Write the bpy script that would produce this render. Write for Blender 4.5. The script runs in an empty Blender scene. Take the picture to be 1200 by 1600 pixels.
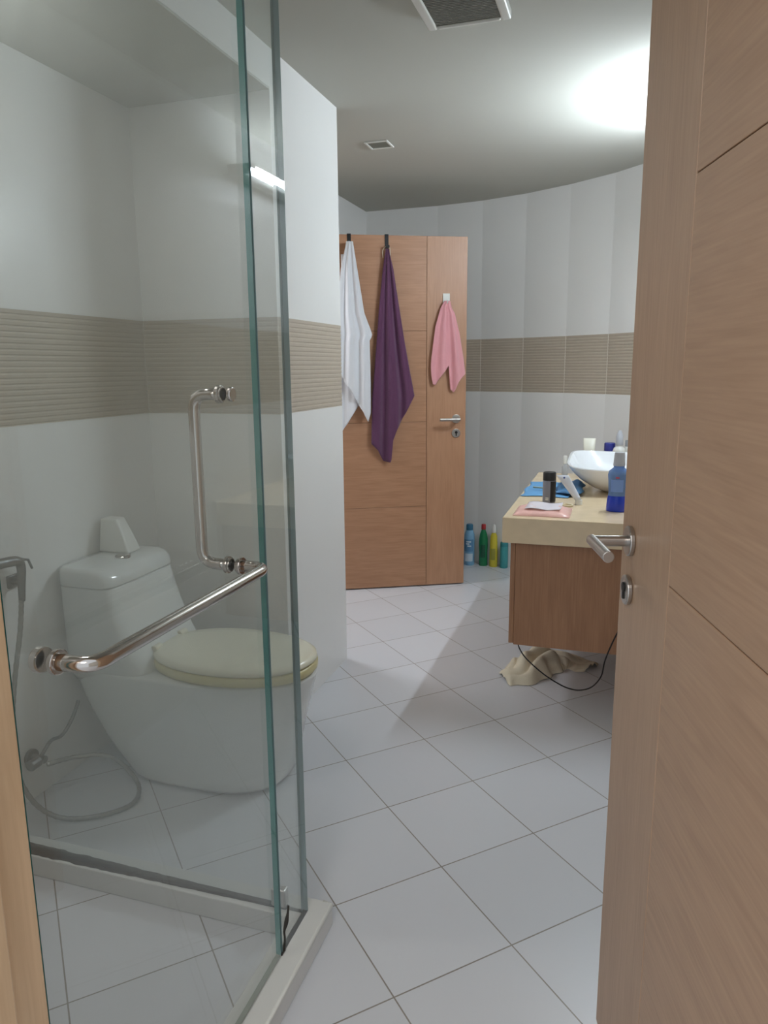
import bpy, bmesh, math, random
from mathutils import Vector, Matrix
random.seed(7)
S = bpy.context.scene
C = S.collection
PI = math.pi

# ------------------------------------------------------------------ camera
YAW, PITCH, ROLL, EYE, FPX = 17.8, -11.1, -0.5, 1.35, 1150.0
y, p, r = map(math.radians, (YAW, PITCH, ROLL))
fw = Vector((-math.sin(y)*math.cos(p), math.cos(y)*math.cos(p), math.sin(p)))
rt = Vector((math.cos(y), math.sin(y), 0)); up = rt.cross(fw)
rt2 = math.cos(r)*rt + math.sin(r)*up; up2 = -math.sin(r)*rt + math.cos(r)*up
cam = bpy.data.cameras.new('camera'); co = bpy.data.objects.new('camera', cam); C.objects.link(co)
m = Matrix((rt2, up2, -fw)).transposed().to_4x4(); m.translation = (0, 0, EYE)
co.matrix_world = m
cam.sensor_fit = 'VERTICAL'; cam.sensor_height = 24.0; cam.lens = 24.0*FPX/1600.0
cam.clip_start = 0.02
S.camera = co
# ------------------------------------------------------------------ light and exposure
TUBE_POWER = 282.0
WORLD_STRENGTH = 0.95
HALL_WATTS = 20.0
PASSAGE_WATTS = 20.0
SHOWER_WATTS = 4.2
S.view_settings.view_transform = 'Standard'; S.view_settings.look = 'None'
S.view_settings.gamma = 1.0; S.view_settings.exposure = 0.0
S.view_settings.use_curve_mapping = False
w = bpy.data.worlds.new('world'); S.world = w; w.use_nodes = True
bg = w.node_tree.nodes['Background']; bg.inputs[0].default_value = (0.86, 0.93, 1.0, 1); bg.inputs[1].default_value = WORLD_STRENGTH
S.cycles.transparent_max_bounces = 32
S.cycles.max_bounces = 12
S.cycles.diffuse_bounces = 6
S.cycles.sample_clamp_indirect = 6.0
def area(name, loc, rot, sx, sy, watts, col):
    l = bpy.data.lights.new(name, 'AREA'); l.shape = 'RECTANGLE'; l.size = sx; l.size_y = sy
    l.energy = watts; l.color = col
    o = bpy.data.objects.new(name, l); o.location = loc; o.rotation_euler = rot; C.objects.link(o); return o
# unseen fill lamp added in the room behind the camera
area('bedroom_fill_light', (-0.3, -0.9, 2.38), (0, 0, 0), 0.5, 0.5, HALL_WATTS, (1.0, 0.93, 0.85))

# unseen bluish lamp added in the passage to brighten the far floor
area('passage_fill_light', (-2.25, 3.55, 2.37), (0, 0, 0), 0.5, 0.5, PASSAGE_WATTS, (0.88, 0.92, 1.0))

# unseen downlight added to brighten the shower (its fixture is built further down)
area('shower_fill_lamp', (-1.25, 1.27, 2.255), (0, 0, 0), 0.09, 0.09, SHOWER_WATTS, (1.0, 0.98, 0.95))

# ------------------------------------------------------------------ node helpers
def lin(c):
    return tuple(((v/255.0)/12.92 if v/255.0 <= 0.04045 else ((v/255.0+0.055)/1.055)**2.4) for v in c[:3]) + (1,)
def mat(name, col, rough=0.5, metal=0.0, spec=0.5, noise=0.0, nscale=20.0, bump=0.0, bscale=60.0, coat=0.0, sheen=0.0, trans=0.0, stretch=(1, 1, 1), alpha=1.0, coords='Object', sss=0.0):
    m = bpy.data.materials.new(name); m.use_nodes = True; nt = m.node_tree; N = nt.nodes; L = nt.links
    b = N['Principled BSDF']; c = lin(col)
    b.inputs['Base Color'].default_value = c; b.inputs['Roughness'].default_value = rough
    b.inputs['Metallic'].default_value = metal; b.inputs['Specular IOR Level'].default_value = spec
    b.inputs['Coat Weight'].default_value = coat; b.inputs['Sheen Weight'].default_value = sheen
    b.inputs['Transmission Weight'].default_value = trans; b.inputs['Alpha'].default_value = alpha
    if sss: b.inputs['Subsurface Weight'].default_value = sss; b.inputs['Subsurface Scale'].default_value = 0.01
    tc = N.new('ShaderNodeTexCoord'); mp = N.new('ShaderNodeMapping'); mp.inputs['Scale'].default_value = stretch
    L.new(tc.outputs[coords], mp.inputs[0])
    n = N.new('ShaderNodeTexNoise'); n.inputs['Scale'].default_value = nscale; n.inputs['Detail'].default_value = 5
    L.new(mp.outputs[0], n.inputs['Vector'])
    mx = N.new('ShaderNodeMix'); mx.data_type = 'RGBA'
    k = max(noise, 0.02)
    mx.inputs[6].default_value = tuple(v*(1-k) for v in c[:3])+(1,); mx.inputs[7].default_value = tuple(min(1, v*(1+k)) for v in c[:3])+(1,)
    L.new(n.outputs['Fac'], mx.inputs[0]); L.new(mx.outputs[2], b.inputs['Base Color'])
    if bump:
        n2 = N.new('ShaderNodeTexNoise'); n2.inputs['Scale'].default_value = bscale; n2.inputs['Detail'].default_value = 3
        L.new(mp.outputs[0], n2.inputs['Vector'])
        bp = N.new('ShaderNodeBump'); bp.inputs['Strength'].default_value = bump; bp.inputs['Distance'].default_value = 0.003
        L.new(n2.outputs['Fac'], bp.inputs['Height']); L.new(bp.outputs[0], b.inputs['Normal'])
    return m
def wood(name, c1, c2, axis, rough=0.42, fine=1.0):
    """oak veneer, grain running along the axis (0 x, 2 z) of the object"""
    m = bpy.data.materials.new(name); m.use_nodes = True; nt = m.node_tree; N = nt.nodes; L = nt.links
    b = N['Principled BSDF']; b.inputs['Roughness'].default_value = rough
    tc = N.new('ShaderNodeTexCoord')
    def noise(scale, st, det=4, dist=0.0):
        mp = N.new('ShaderNodeMapping'); mp.inputs['Scale'].default_value = st
        L.new(tc.outputs['Object'], mp.inputs[0]); n = N.new('ShaderNodeTexNoise')
        n.inputs['Scale'].default_value = scale; n.inputs['Detail'].default_value = det; n.inputs['Distortion'].default_value = dist
        L.new(mp.outputs[0], n.inputs['Vector']); return n
    s1 = [1, 1, 1]; s1[axis] = 0.035
    s2 = [1, 1, 1]; s2[axis] = 0.16
    a = noise(170*fine, s1, 5); c = noise(26*fine, s2, 3, 1.2)
    ad = N.new('ShaderNodeMath'); ad.operation = 'MULTIPLY_ADD'; ad.inputs[1].default_value = 0.55
    ml = N.new('ShaderNodeMath'); ml.operation = 'MULTIPLY'; ml.inputs[1].default_value = 0.45
    L.new(c.outputs['Fac'], ml.inputs[0]); L.new(a.outputs['Fac'], ad.inputs[0]); L.new(ml.outputs[0], ad.inputs[2])
    rp = N.new('ShaderNodeValToRGB'); rp.color_ramp.elements[0].position = 0.32; rp.color_ramp.elements[1].position = 0.66
    rp.color_ramp.elements[0].color = lin(c1); rp.color_ramp.elements[1].color = lin(c2)
    L.new(ad.outputs[0], rp.inputs[0]); L.new(rp.outputs[0], b.inputs['Base Color'])
    bp = N.new('ShaderNodeBump'); bp.inputs['Strength'].default_value = 0.12; bp.inputs['Distance'].default_value = 0.001
    L.new(a.outputs['Fac'], bp.inputs['Height']); L.new(bp.outputs[0], b.inputs['Normal'])
    return m
def glass(name, tint, haze, streak=1.0):
    m = bpy.data.materials.new(name); m.use_nodes = True; nt = m.node_tree; N = nt.nodes; L = nt.links
    N.clear(); out = N.new('ShaderNodeOutputMaterial')
    t = N.new('ShaderNodeBsdfTransparent'); t.inputs[0].default_value = tint
    g = N.new('ShaderNodeBsdfGlossy'); g.inputs['Roughness'].default_value = 0.015
    d = N.new('ShaderNodeBsdfDiffuse'); d.inputs[0].default_value = (0.80, 0.86, 0.84, 1)
    tr = N.new('ShaderNodeBsdfTranslucent'); tr.inputs[0].default_value = (0.80, 0.86, 0.84, 1)
    md = N.new('ShaderNodeMixShader'); L.new(d.outputs[0], md.inputs[1]); L.new(tr.outputs[0], md.inputs[2])
    fr = N.new('ShaderNodeFresnel'); gm = N.new('ShaderNodeNewGeometry')
    io = N.new('ShaderNodeMapRange'); io.inputs[3].default_value = 1.5; io.inputs[4].default_value = 1/1.5   # same reflectance from both sides of the slab
    L.new(gm.outputs['Backfacing'], io.inputs[0]); L.new(io.outputs[0], fr.inputs[0])
    m1 = N.new('ShaderNodeMixShader'); L.new(fr.outputs[0], m1.inputs[0]); L.new(t.outputs[0], m1.inputs[1]); L.new(g.outputs[0], m1.inputs[2])
    tc = N.new('ShaderNodeTexCoord'); mp = N.new('ShaderNodeMapping'); mp.inputs['Scale'].default_value = (1, 1, 0.25)
    L.new(tc.outputs['Object'], mp.inputs[0])
    n = N.new('ShaderNodeTexNoise'); n.inputs['Scale'].default_value = 5; n.inputs['Detail'].default_value = 6; L.new(mp.outputs[0], n.inputs['Vector'])
    mr = N.new('ShaderNodeMapRange'); mr.inputs[1].default_value = 0.3; mr.inputs[2].default_value = 0.75
    mr.inputs[3].default_value = haze*0.6; mr.inputs[4].default_value = haze*1.4
    L.new(n.outputs['Fac'], mr.inputs[0])
    # dried water spots
    v = N.new('ShaderNodeTexVoronoi'); v.inputs['Scale'].default_value = 28; L.new(tc.outputs['Object'], v.inputs['Vector'])
    lt = N.new('ShaderNodeMath'); lt.operation = 'LESS_THAN'; lt.inputs[1].default_value = 0.055; L.new(v.outputs['Distance'], lt.inputs[0])
    sp = N.new('ShaderNodeMath'); sp.operation = 'MULTIPLY_ADD'; sp.inputs[1].default_value = 0.035; L.new(lt.outputs[0], sp.inputs[0]); L.new(mr.outputs[0], sp.inputs[2])
    m2 = N.new('ShaderNodeMixShader'); L.new(sp.outputs[0], m2.inputs[0]); L.new(m1.outputs[0], m2.inputs[1]); L.new(md.outputs[0], m2.inputs[2])
    L.new(m2.outputs[0], out.inputs[0]); return m
def clearish(name, tint, alpha_mix=0.5, rough=0.1):
    """tinted see-through plastic"""
    m = bpy.data.materials.new(name); m.use_nodes = True; nt = m.node_tree; N = nt.nodes; L = nt.links
    b = N['Principled BSDF']; b.inputs['Base Color'].default_value = lin(tint); b.inputs['Roughness'].default_value = rough
    out = N['Material Output']; t = N.new('ShaderNodeBsdfTransparent'); t.inputs[0].default_value = lin(tint)
    mx = N.new('ShaderNodeMixShader'); mx.inputs[0].default_value = alpha_mix
    L.new(t.outputs[0], mx.inputs[1]); L.new(b.outputs[0], mx.inputs[2]); L.new(mx.outputs[0], out.inputs[0]); return m
def floor_mat():
    m = bpy.data.materials.new('floor_tiles'); m.use_nodes = True; nt = m.node_tree; N = nt.nodes; L = nt.links
    b = N['Principled BSDF']; tc = N.new('ShaderNodeTexCoord'); sx = N.new('ShaderNodeSeparateXYZ'); L.new(tc.outputs['Object'], sx.inputs[0])
    def M(op, a, c, c2=None):
        n = N.new('ShaderNodeMath'); n.operation = op
        for i, v in enumerate((a, c, c2)):
            if v is None: continue
            if isinstance(v, (int, float)): n.inputs[i].default_value = v
            else: L.new(v, n.inputs[i])
        return n.outputs[0]
    T = 0.3172; q = math.sqrt(0.5)
    a = M('MULTIPLY', M('ADD', sx.outputs[0], sx.outputs[1]), q/T); c = M('MULTIPLY', M('SUBTRACT', sx.outputs[1], sx.outputs[0]), q/T)
    a = M('SUBTRACT', a, (1.352*q/T) % 1.0); c = M('SUBTRACT', c, (2.168*q/T) % 1.0)
    def line(v):
        f = M('FRACT', v, 0); d = M('MINIMUM', f, M('SUBTRACT', 1.0, f)); return d
    d = M('MINIMUM', line(a), line(c)); g = M('LESS_THAN', d, 0.0055)
    cell = N.new('ShaderNodeCombineXYZ'); L.new(M('FLOOR', a, 0), cell.inputs[0]); L.new(M('FLOOR', c, 0), cell.inputs[1])
    wn = N.new('ShaderNodeTexWhiteNoise'); L.new(cell.outputs[0], wn.inputs['Vector'])
    tcol = N.new('ShaderNodeMix'); tcol.data_type = 'RGBA'; tcol.inputs[6].default_value = lin((204, 205, 209)); tcol.inputs[7].default_value = lin((210, 211, 215)); L.new(wn.outputs['Value'], tcol.inputs[0])
    n = N.new('ShaderNodeTexNoise'); n.inputs['Scale'].default_value = 9; n.inputs['Detail'].default_value = 8; L.new(tc.outputs['Object'], n.inputs['Vector'])
    gcol = N.new('ShaderNodeMix'); gcol.data_type = 'RGBA'; gcol.inputs[6].default_value = lin((118, 108, 98)); gcol.inputs[7].default_value = lin((160, 154, 147)); L.new(n.outputs['Fac'], gcol.inputs[0])
    mx = N.new('ShaderNodeMix'); mx.data_type = 'RGBA'; L.new(g, mx.inputs[0]); L.new(tcol.outputs[2], mx.inputs[6]); L.new(gcol.outputs[2], mx.inputs[7])
    L.new(mx.outputs[2], b.inputs['Base Color'])
    rg = N.new('ShaderNodeMapRange'); rg.inputs[3].default_value = 0.24; rg.inputs[4].default_value = 0.38; L.new(n.outputs['Fac'], rg.inputs[0]); L.new(rg.outputs[0], b.inputs['Roughness'])
    bp = N.new('ShaderNodeBump'); bp.inputs['Strength'].default_value = 0.35; bp.inputs['Distance'].default_value = 0.0015
    h = M('ADD', M('MULTIPLY', g, -1.0), M('MULTIPLY', n.outputs['Fac'], 0.25)); L.new(h, bp.inputs['Height']); L.new(bp.outputs[0], b.inputs['Normal'])
    return m

M_FLOOR = floor_mat()
M_TILE = mat('white_wall_tile', (229, 228, 225), rough=0.30, noise=0.02, nscale=3, bump=0.04, bscale=5)
M_BAND = mat('taupe_ribbed_tile', (178, 166, 150), rough=0.45, noise=0.06, nscale=40)
M_GROUT = mat('pale_grout', (205, 198, 186), rough=0.8, noise=0.05)
M_CEIL = mat('ceiling_paint', (182, 181, 172), rough=0.9, noise=0.015, nscale=2)
M_PLASTER = mat('bedroom_paint', (196, 190, 180), rough=0.9, noise=0.02)
M_OAK_V = wood('oak_upright_grain', (170, 138, 112), (186, 154, 127), 2)
M_OAK_H = wood('oak_level_grain', (168, 135, 109), (186, 152, 124), 0)
M_TEAK_V = wood('brown_upright_grain', (168, 124, 94), (184, 141, 110), 2)
M_TEAK_H = wood('brown_level_grain', (163, 119, 89), (182, 138, 107), 0)
M_CAB = wood('cabinet_upright_grain', (146, 103, 73), (168, 124, 92), 2)
M_JAMB = wood('jamb_upright_grain', (212, 180, 144), (226, 196, 160), 2)
M_CORE = mat('dark_groove_core', (96, 70, 50), rough=0.8)
M_STEEL = mat('satin_steel', (190, 186, 182), rough=0.28, metal=1.0, noise=0.03, nscale=60)
M_CHROME = mat('worn_chrome', (198, 192, 187), rough=0.13, metal=1.0, noise=0.04, nscale=30)
M_DARKSTEEL = mat('dark_keyway', (50, 48, 46), rough=0.5, metal=0.6)
M_GLASS = glass('shower_glass', (0.974, 0.985, 0.981, 1), 0.060)
M_GEDGE = mat('teal_glass_edge', (64, 132, 128), rough=0.12, noise=0.15, nscale=4, coat=0.5)
M_GEDGE2 = mat('grey_glass_edge', (128, 150, 152), rough=0.15, noise=0.1, nscale=4, coat=0.5)
M_SILICONE = mat('aged_silicone', (134, 140, 128), rough=0.6, noise=0.12, nscale=25)
M_RUBBER = mat('black_mouldy_seal', (46, 42, 38), rough=0.7, noise=0.4, nscale=60)
M_PLASTICSEAL = mat('clear_plastic_seal', (168, 176, 176), rough=0.3)
M_KERB = mat('kerb_cream_stone', (210, 209, 205), rough=0.3, noise=0.04, nscale=12)
M_CERAM = mat('white_ceramic', (214, 216, 214), rough=0.10, coat=0.4, noise=0.01)
M_BASIN = mat('basin_white_ceramic', (226, 228, 230), rough=0.10, coat=0.4, noise=0.01)
M_SEAT = mat('aged_white_plastic', (224, 220, 200), rough=0.25, noise=0.03)
M_YELLOW = mat('yellowed_seat_plastic', (206, 196, 150), rough=0.3, noise=0.08, nscale=14)
M_WHITEP = mat('white_plastic', (220, 220, 214), rough=0.35)
M_MARBLE = mat('cream_marble', (222, 200, 166), rough=0.22, noise=0.12, nscale=18)
M_BLACK = mat('black_plastic', (22, 21, 23), rough=0.35)
M_GREYCAN = mat('dark_grey_can', (128, 130, 142), rough=0.35)
M_VENTGREY = mat('vent_grey', (128, 128, 120), rough=0.6)
M_WHITEFAB = mat('white_terry', (228, 230, 235), rough=0.95, sheen=0.3, bump=0.6, bscale=420, noise=0.03)
M_PURPFAB = mat('aubergine_terry', (92, 52, 84), rough=0.95, sheen=0.25, bump=0.8, bscale=420, noise=0.12, nscale=60)
M_PINKFAB = mat('pink_terry', (226, 160, 166), rough=0.95, sheen=0.3, bump=0.7, bscale=420, noise=0.05)
M_BEIGEFAB = mat('beige_floor_cloth', (222, 212, 190), rough=0.95, bump=0.6, bscale=300, noise=0.06)
M_HOSE = mat('steel_hose', (150, 150, 146), rough=0.3, metal=0.9)
M_DKHOSE = mat('grey_valve', (120, 122, 122), rough=0.35, metal=0.8)

# ------------------------------------------------------------------ mesh helpers
def tag(o, label=None, cat=None, group=None, kind=None):
    if label: o['label'] = label
    if cat: o['category'] = cat
    if group: o['group'] = group
    if kind: o['kind'] = kind
    return o
def empty(name, loc=(0, 0, 0), rz=0.0):
    o = bpy.data.objects.new(name, None); o.empty_display_size = 0.05; o.location = loc; o.rotation_euler = (0, 0, rz); C.objects.link(o); return o
def obj(name, bm, mats, parent=None, loc=None, rz=None, smooth=False, bevel=0.0, sub=0, solid=0.0, off=0.0, seg=2):
    me = bpy.data.meshes.new(name); (None if solid else bmesh.ops.recalc_face_normals(bm, faces=bm.faces))
    bm.to_mesh(me); bm.free()
    for x in (mats if isinstance(mats, (list, tuple)) else [mats]): me.materials.append(x)
    if smooth:
        for f in me.polygons: f.use_smooth = True
    o = bpy.data.objects.new(name, me); C.objects.link(o)
    if parent: o.parent = parent
    if loc: o.location = loc
    if rz is not None: o.rotation_euler = (0, 0, rz)
    if solid:
        s = o.modifiers.new('thick', 'SOLIDIFY'); s.thickness = solid; s.offset = off
    if bevel:
        b = o.modifiers.new('bevel', 'BEVEL'); b.width = bevel; b.segments = seg; b.limit_method = 'ANGLE'; b.angle_limit = math.radians(40)
        b.harden_normals = False
    if sub:
        s = o.modifiers.new('sub', 'SUBSURF'); s.levels = sub; s.render_levels = sub
    return o
def BM(): return bmesh.new()
def box(bm, x0, x1, y0, y1, z0, z1, mi=0):
    vs = [bm.verts.new((a, b, c)) for a in (x0, x1) for b in (y0, y1) for c in (z0, z1)]
    for q in ((0, 1, 3, 2), (4, 6, 7, 5), (0, 4, 5, 1), (2, 3, 7, 6), (0, 2, 6, 4), (1, 5, 7, 3)):
        f = bm.faces.new([vs[i] for i in q]); f.material_index = mi
    return bm
def lathe(bm, prof, n=28, cx=0, cy=0, cz=0, sx=1.0, sy=1.0, mi=0):
    """prof: (radius, z) from the bottom to the top"""
    rings = []
    for (rr, z) in prof:
        if rr < 1e-6: rings.append([bm.verts.new((cx, cy, cz+z))])
        else: rings.append([bm.verts.new((cx+rr*sx*math.cos(2*PI*i/n), cy+rr*sy*math.sin(2*PI*i/n), cz+z)) for i in range(n)])
    for a, b in zip(rings, rings[1:]):
        for i in range(n):
            j = (i+1) % n
            if len(a) == 1 and len(b) == 1: continue
            if len(a) == 1: f = bm.faces.new((a[0], b[j], b[i]))
            elif len(b) == 1: f = bm.faces.new((a[i], a[j], b[0]))
            else: f = bm.faces.new((a[i], a[j], b[j], b[i]))
            f.material_index = mi
    if len(rings[0]) > 1: bm.faces.new(rings[0][::-1])
    if len(rings[-1]) > 1: bm.faces.new(rings[-1])
    return bm
def smooth_path(pts, k=6):
    P = [Vector(q) for q in pts]; out = []
    for i in range(len(P)-1):
        a = P[max(i-1, 0)]; b = P[i]; c = P[i+1]; d = P[min(i+2, len(P)-1)]
        for s in range(k):
            t = s/k
            out.append(0.5*((2*b)+(c-a)*t+(2*a-5*b+4*c-d)*t*t+(3*b-a-3*c+d)*t**3))
    out.append(P[-1]); return out
def fillet(pts, rad, k=7):
    P = [Vector(q) for q in pts]; out = [P[0]]
    for i in range(1, len(P)-1):
        a = (P[i-1]-P[i]); b = (P[i+1]-P[i]); r1 = min(rad, a.length*0.49, b.length*0.49)
        s = P[i]+a.normalized()*r1; e = P[i]+b.normalized()*r1
        for j in range(k+1):
            t = j/k; out.append(s*(1-t)**2+2*P[i]*t*(1-t)+e*t*t)
    out.append(P[-1]); return out
def tube(bm, pts, rad, n=14, mi=0, radf=None):
    P = [Vector(q) for q in pts]; prev = None; rings = []
    for i, q in enumerate(P):
        t = (P[min(i+1, len(P)-1)]-P[max(i-1, 0)]).normalized()
        if prev is None:
            u = t.cross(Vector((0, 0, 1)));  u = u if u.length > 0.1 else t.cross(Vector((1, 0, 0)))
            u.normalize()
        else: u = (prev-t*prev.dot(t)).normalized()
        prev = u; v = t.cross(u); rr = rad if radf is None else radf(i)
        rings.append([bm.verts.new(q+rr*(u*math.cos(2*PI*k/n)+v*math.sin(2*PI*k/n))) for k in range(n)])
    for a, b in zip(rings, rings[1:]):
        for k in range(n):
            f = bm.faces.new((a[k], a[(k+1) % n], b[(k+1) % n], b[k])); f.material_index = mi
    bm.faces.new(rings[0][::-1]).material_index = mi; bm.faces.new(rings[-1]).material_index = mi
    return bm
def disc_y(bm, x, z, y0, y1, rad, n=32, mi=0):
    tube(bm, [(x, y0, z), (x, y1, z)], rad, n, mi)
def sup(t, a, b, e):
    c, s = math.cos(t), math.sin(t)
    return a*math.copysign(abs(c)**(2/e), c), b*math.copysign(abs(s)**(2/e), s)
def loft(bm, rings, cap0=True, cap1=True, mi=0):
    R = [[bm.verts.new(v) for v in q] for q in rings]; n = len(R[0])
    for a, b in zip(R, R[1:]):
        for i in range(n):
            f = bm.faces.new((a[i], a[(i+1) % n], b[(i+1) % n], b[i])); f.material_index = mi
    if cap0: bm.faces.new(R[0][::-1]).material_index = mi
    if cap1: bm.faces.new(R[-1]).material_index = mi
    return bm

# ------------------------------------------------------------------ room shell
XL, YN, ZC = -1.735, 0.62, 2.40           # left wall, doorway wall, ceiling
XB, YB0, YB1 = -1.177, 2.45, 3.075        # tiled pier that stands out of the left wall
ZB0, ZB1 = 1.186, 1.530                   # ribbed band
def wall(name, pts, zmax=ZC, zmin=0.0, seams=False, out=0.10, label=None):
    """tiled wall over a plan line (room on its left): smooth tiles with a ribbed band of real ridges"""
    bm = BM(); n_r = 20; prof = [(zmin, 0.0, 0)] if zmin < ZB0 else [(zmin, 0.0, 0)]
    if zmin < ZB0:
        prof += [(ZB0, 0.0, 0)]
        for k in range(n_r):
            z0 = ZB0+(ZB1-ZB0)*k/n_r; dz = (ZB1-ZB0)/n_r
            prof += [(z0+dz*0.20, -0.0016, 1), (z0+dz*0.35, 0.0, 1), (z0+dz*0.85, 0.0, 1), (z0+dz, -0.0012 if k < n_r-1 else 0.0, 1)]
    prof += [(zmax, 0.0, 0)]
    P = [Vector((a, b)) for a, b in pts]
    nr = []
    for i in range(len(P)):
        ns = []
        if i > 0: d = (P[i]-P[i-1]).normalized(); ns.append(Vector((-d.y, d.x)))
        if i < len(P)-1: d = (P[i+1]-P[i]).normalized(); ns.append(Vector((-d.y, d.x)))
        a = sum(ns, Vector((0, 0))); a.normalize(); a /= max(0.4, a.dot(ns[0])); nr.append(a)
    cols = [[bm.verts.new((P[i].x+nr[i].x*d, P[i].y+nr[i].y*d, z)) for (z, d, mi) in prof] for i in range(len(P))]
    for i in range(len(P)-1):
        for k in range(len(prof)-1):
            f = bm.faces.new((cols[i][k], cols[i+1][k], cols[i+1][k+1], cols[i][k+1])); f.material_index = prof[k+1][2]
    # back skin gives the wall its thickness
    back = [[bm.verts.new((P[i].x-nr[i].x*out, P[i].y-nr[i].y*out, z)) for z in (zmin, zmax)] for i in range(len(P))]
    for i in range(len(P)-1):
        bm.faces.new((back[i+1][0], back[i][0], back[i][1], back[i+1][1]))
    if seams and zmin < ZB0:
        for i in range(1, len(P)-1):
            q = P[i]; u = (P[i+1]-P[i-1]).normalized()*0.0022; nn = nr[i]
            for (z0, z1) in ((ZB0, ZB1),):
                pr = [(q-u+nn*(-0.004)), (q+u+nn*(-0.004)), (q+u+nn*0.0008), (q-u+nn*0.0008)]
                lo = [bm.verts.new((v.x, v.y, z0)) for v in pr]; hi = [bm.verts.new((v.x, v.y, z1)) for v in pr]
                for a in range(4):
                    bm.faces.new((lo[a], lo[(a+1) % 4], hi[(a+1) % 4], hi[a])).material_index = 2

    o = obj(name, bm, [M_TILE, M_BAND, M_GROUT]); tag(o, label, 'wall', kind='structure'); return o



# curved far wall: 30 cm flat tiles set round a curve
FAR = [(0.34, 4.06), (0.122, 4.335), (-0.092, 4.552), (-0.345, 4.738), (-0.622, 4.890), (-0.915, 4.995), (-1.228, 5.050), (XL, 5.062)]


wall('wall_far', FAR, seams=True, label='curved far wall of upright cream tiles with a taupe ribbed band')
wall('wall_left', [(XL, 5.062), (XL, 4.03)], label='short left wall beyond the open door, pale tiles')
wall('wall_left', [(XL, YB0), (XL, YN)], label='left wall of the shower and toilet niche, pale tiles with a ribbed taupe band')
wall('wall_pier', [(XL, YB1), (XB, YB1), (XB, YB0), (XL, YB0)], label='tiled pier standing out between the toilet niche and the far door', out=0.05)
wall('wall_left', [(XL, 3.13), (XL, YB1)], label='narrow strip of left wall beyond the pier')
wall('wall_right', [(0.34, YN), (0.34, 4.06)], label='right wall behind the vanity counter, pale tiles')
wall('wall_near', [(XL, YN), (-0.67, YN)], label='doorway wall beside the shower, pale tiles', out=0.12)
wall('wall_near', [(0.235, YN), (0.34, YN)], label='strip of wall at the door hinges, pale tiles', out=0.12)
wall('wall_near', [(-0.67, YN), (0.235, YN)], zmin=2.13, label='wall above the doorway, pale', out=0.12)
bm = BM(); box(bm, XL-0.1, XL-0.0005, 3.13, 4.03, 2.13, ZC); tag(obj('wall_left', bm, M_TILE), 'wall above the far doorway, pale', 'wall', kind='structure')
bm = BM(); box(bm, -2.9, 1.6, -2.2, 5.4, -0.06, 0.0)
tag(obj('floor', bm, M_FLOOR), 'floor of pale grey tiles laid diagonally', 'floor', kind='structure')
bm = BM(); box(bm, -2.9, 0.55, 0.50, 5.4, ZC, ZC+0.08)
tag(obj('ceiling', bm, M_CEIL), 'plain painted grey ceiling', 'ceiling', kind='structure')
bm = BM(); box(bm, XL, XB, YN, YB0, 2.275, ZC-0.0005, 0)
tag(obj('trim_1', bm, [M_TILE]), 'dropped bulkhead above the toilet niche and shower', 'bulkhead', kind='structure')
bm = BM(); box(bm, XL+0.001, XB-0.001, YN+0.001, YB0-0.001, 2.268, 2.2748)
tag(obj('trim_2', bm, [M_CEIL]), 'grey painted soffit over the toilet niche', 'soffit', kind='structure')
# short passage beyond the far door
bm = BM(); box(bm, -2.75, -2.70, 2.9, 4.3, 0, ZC); box(bm, -2.70, XL-0.11, 4.22, 4.27, 0, ZC); box(bm, -2.70, XL-0.11, 2.90, 2.95, 0, ZC)
tag(obj('wall_passage', bm, M_PLASTER), 'painted walls of the passage beyond the far door', 'wall', kind='structure')
# bedroom behind the camera
bm = BM(); box(bm, -2.8, -2.75, -2.2, 0.5, 0, 2.5); box(bm, 1.5, 1.55, -2.2, 0.5, 0, 2.5)
tag(obj('wall_bedroom', bm, M_PLASTER), 'painted side walls of the room outside the bathroom', 'wall', kind='structure')

def frame(name, parts, label):
    bm = BM()
    for b in parts: box(bm, *b)
    return tag(obj(name, bm, M_JAMB, bevel=0.003), label, 'door frame', kind='structure')
# jambs of the doorway the photograph is taken through
frame('trim_3', [(-0.695, -0.660, 0.49, 0.632, 0, 2.13), (-0.660, -0.648, 0.49, 0.575, 0, 2.13), (0.205, 0.24, 0.49, 0.632, 0, 2.13),
                 (-0.695, 0.24, 0.49, 0.632, 2.13, 2.165)], 'light oak door frame at the near doorway')
frame('trim_4', [(XL-0.11, XL+0.012, 3.10, 3.135, 0, 2.13), (XL-0.11, XL+0.012, 4.025, 4.06, 0, 2.13), (XL-0.11, XL+0.012, 3.10, 4.06, 2.13, 2.165)],
      'oak door frame round the far doorway in the left wall')

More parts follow.
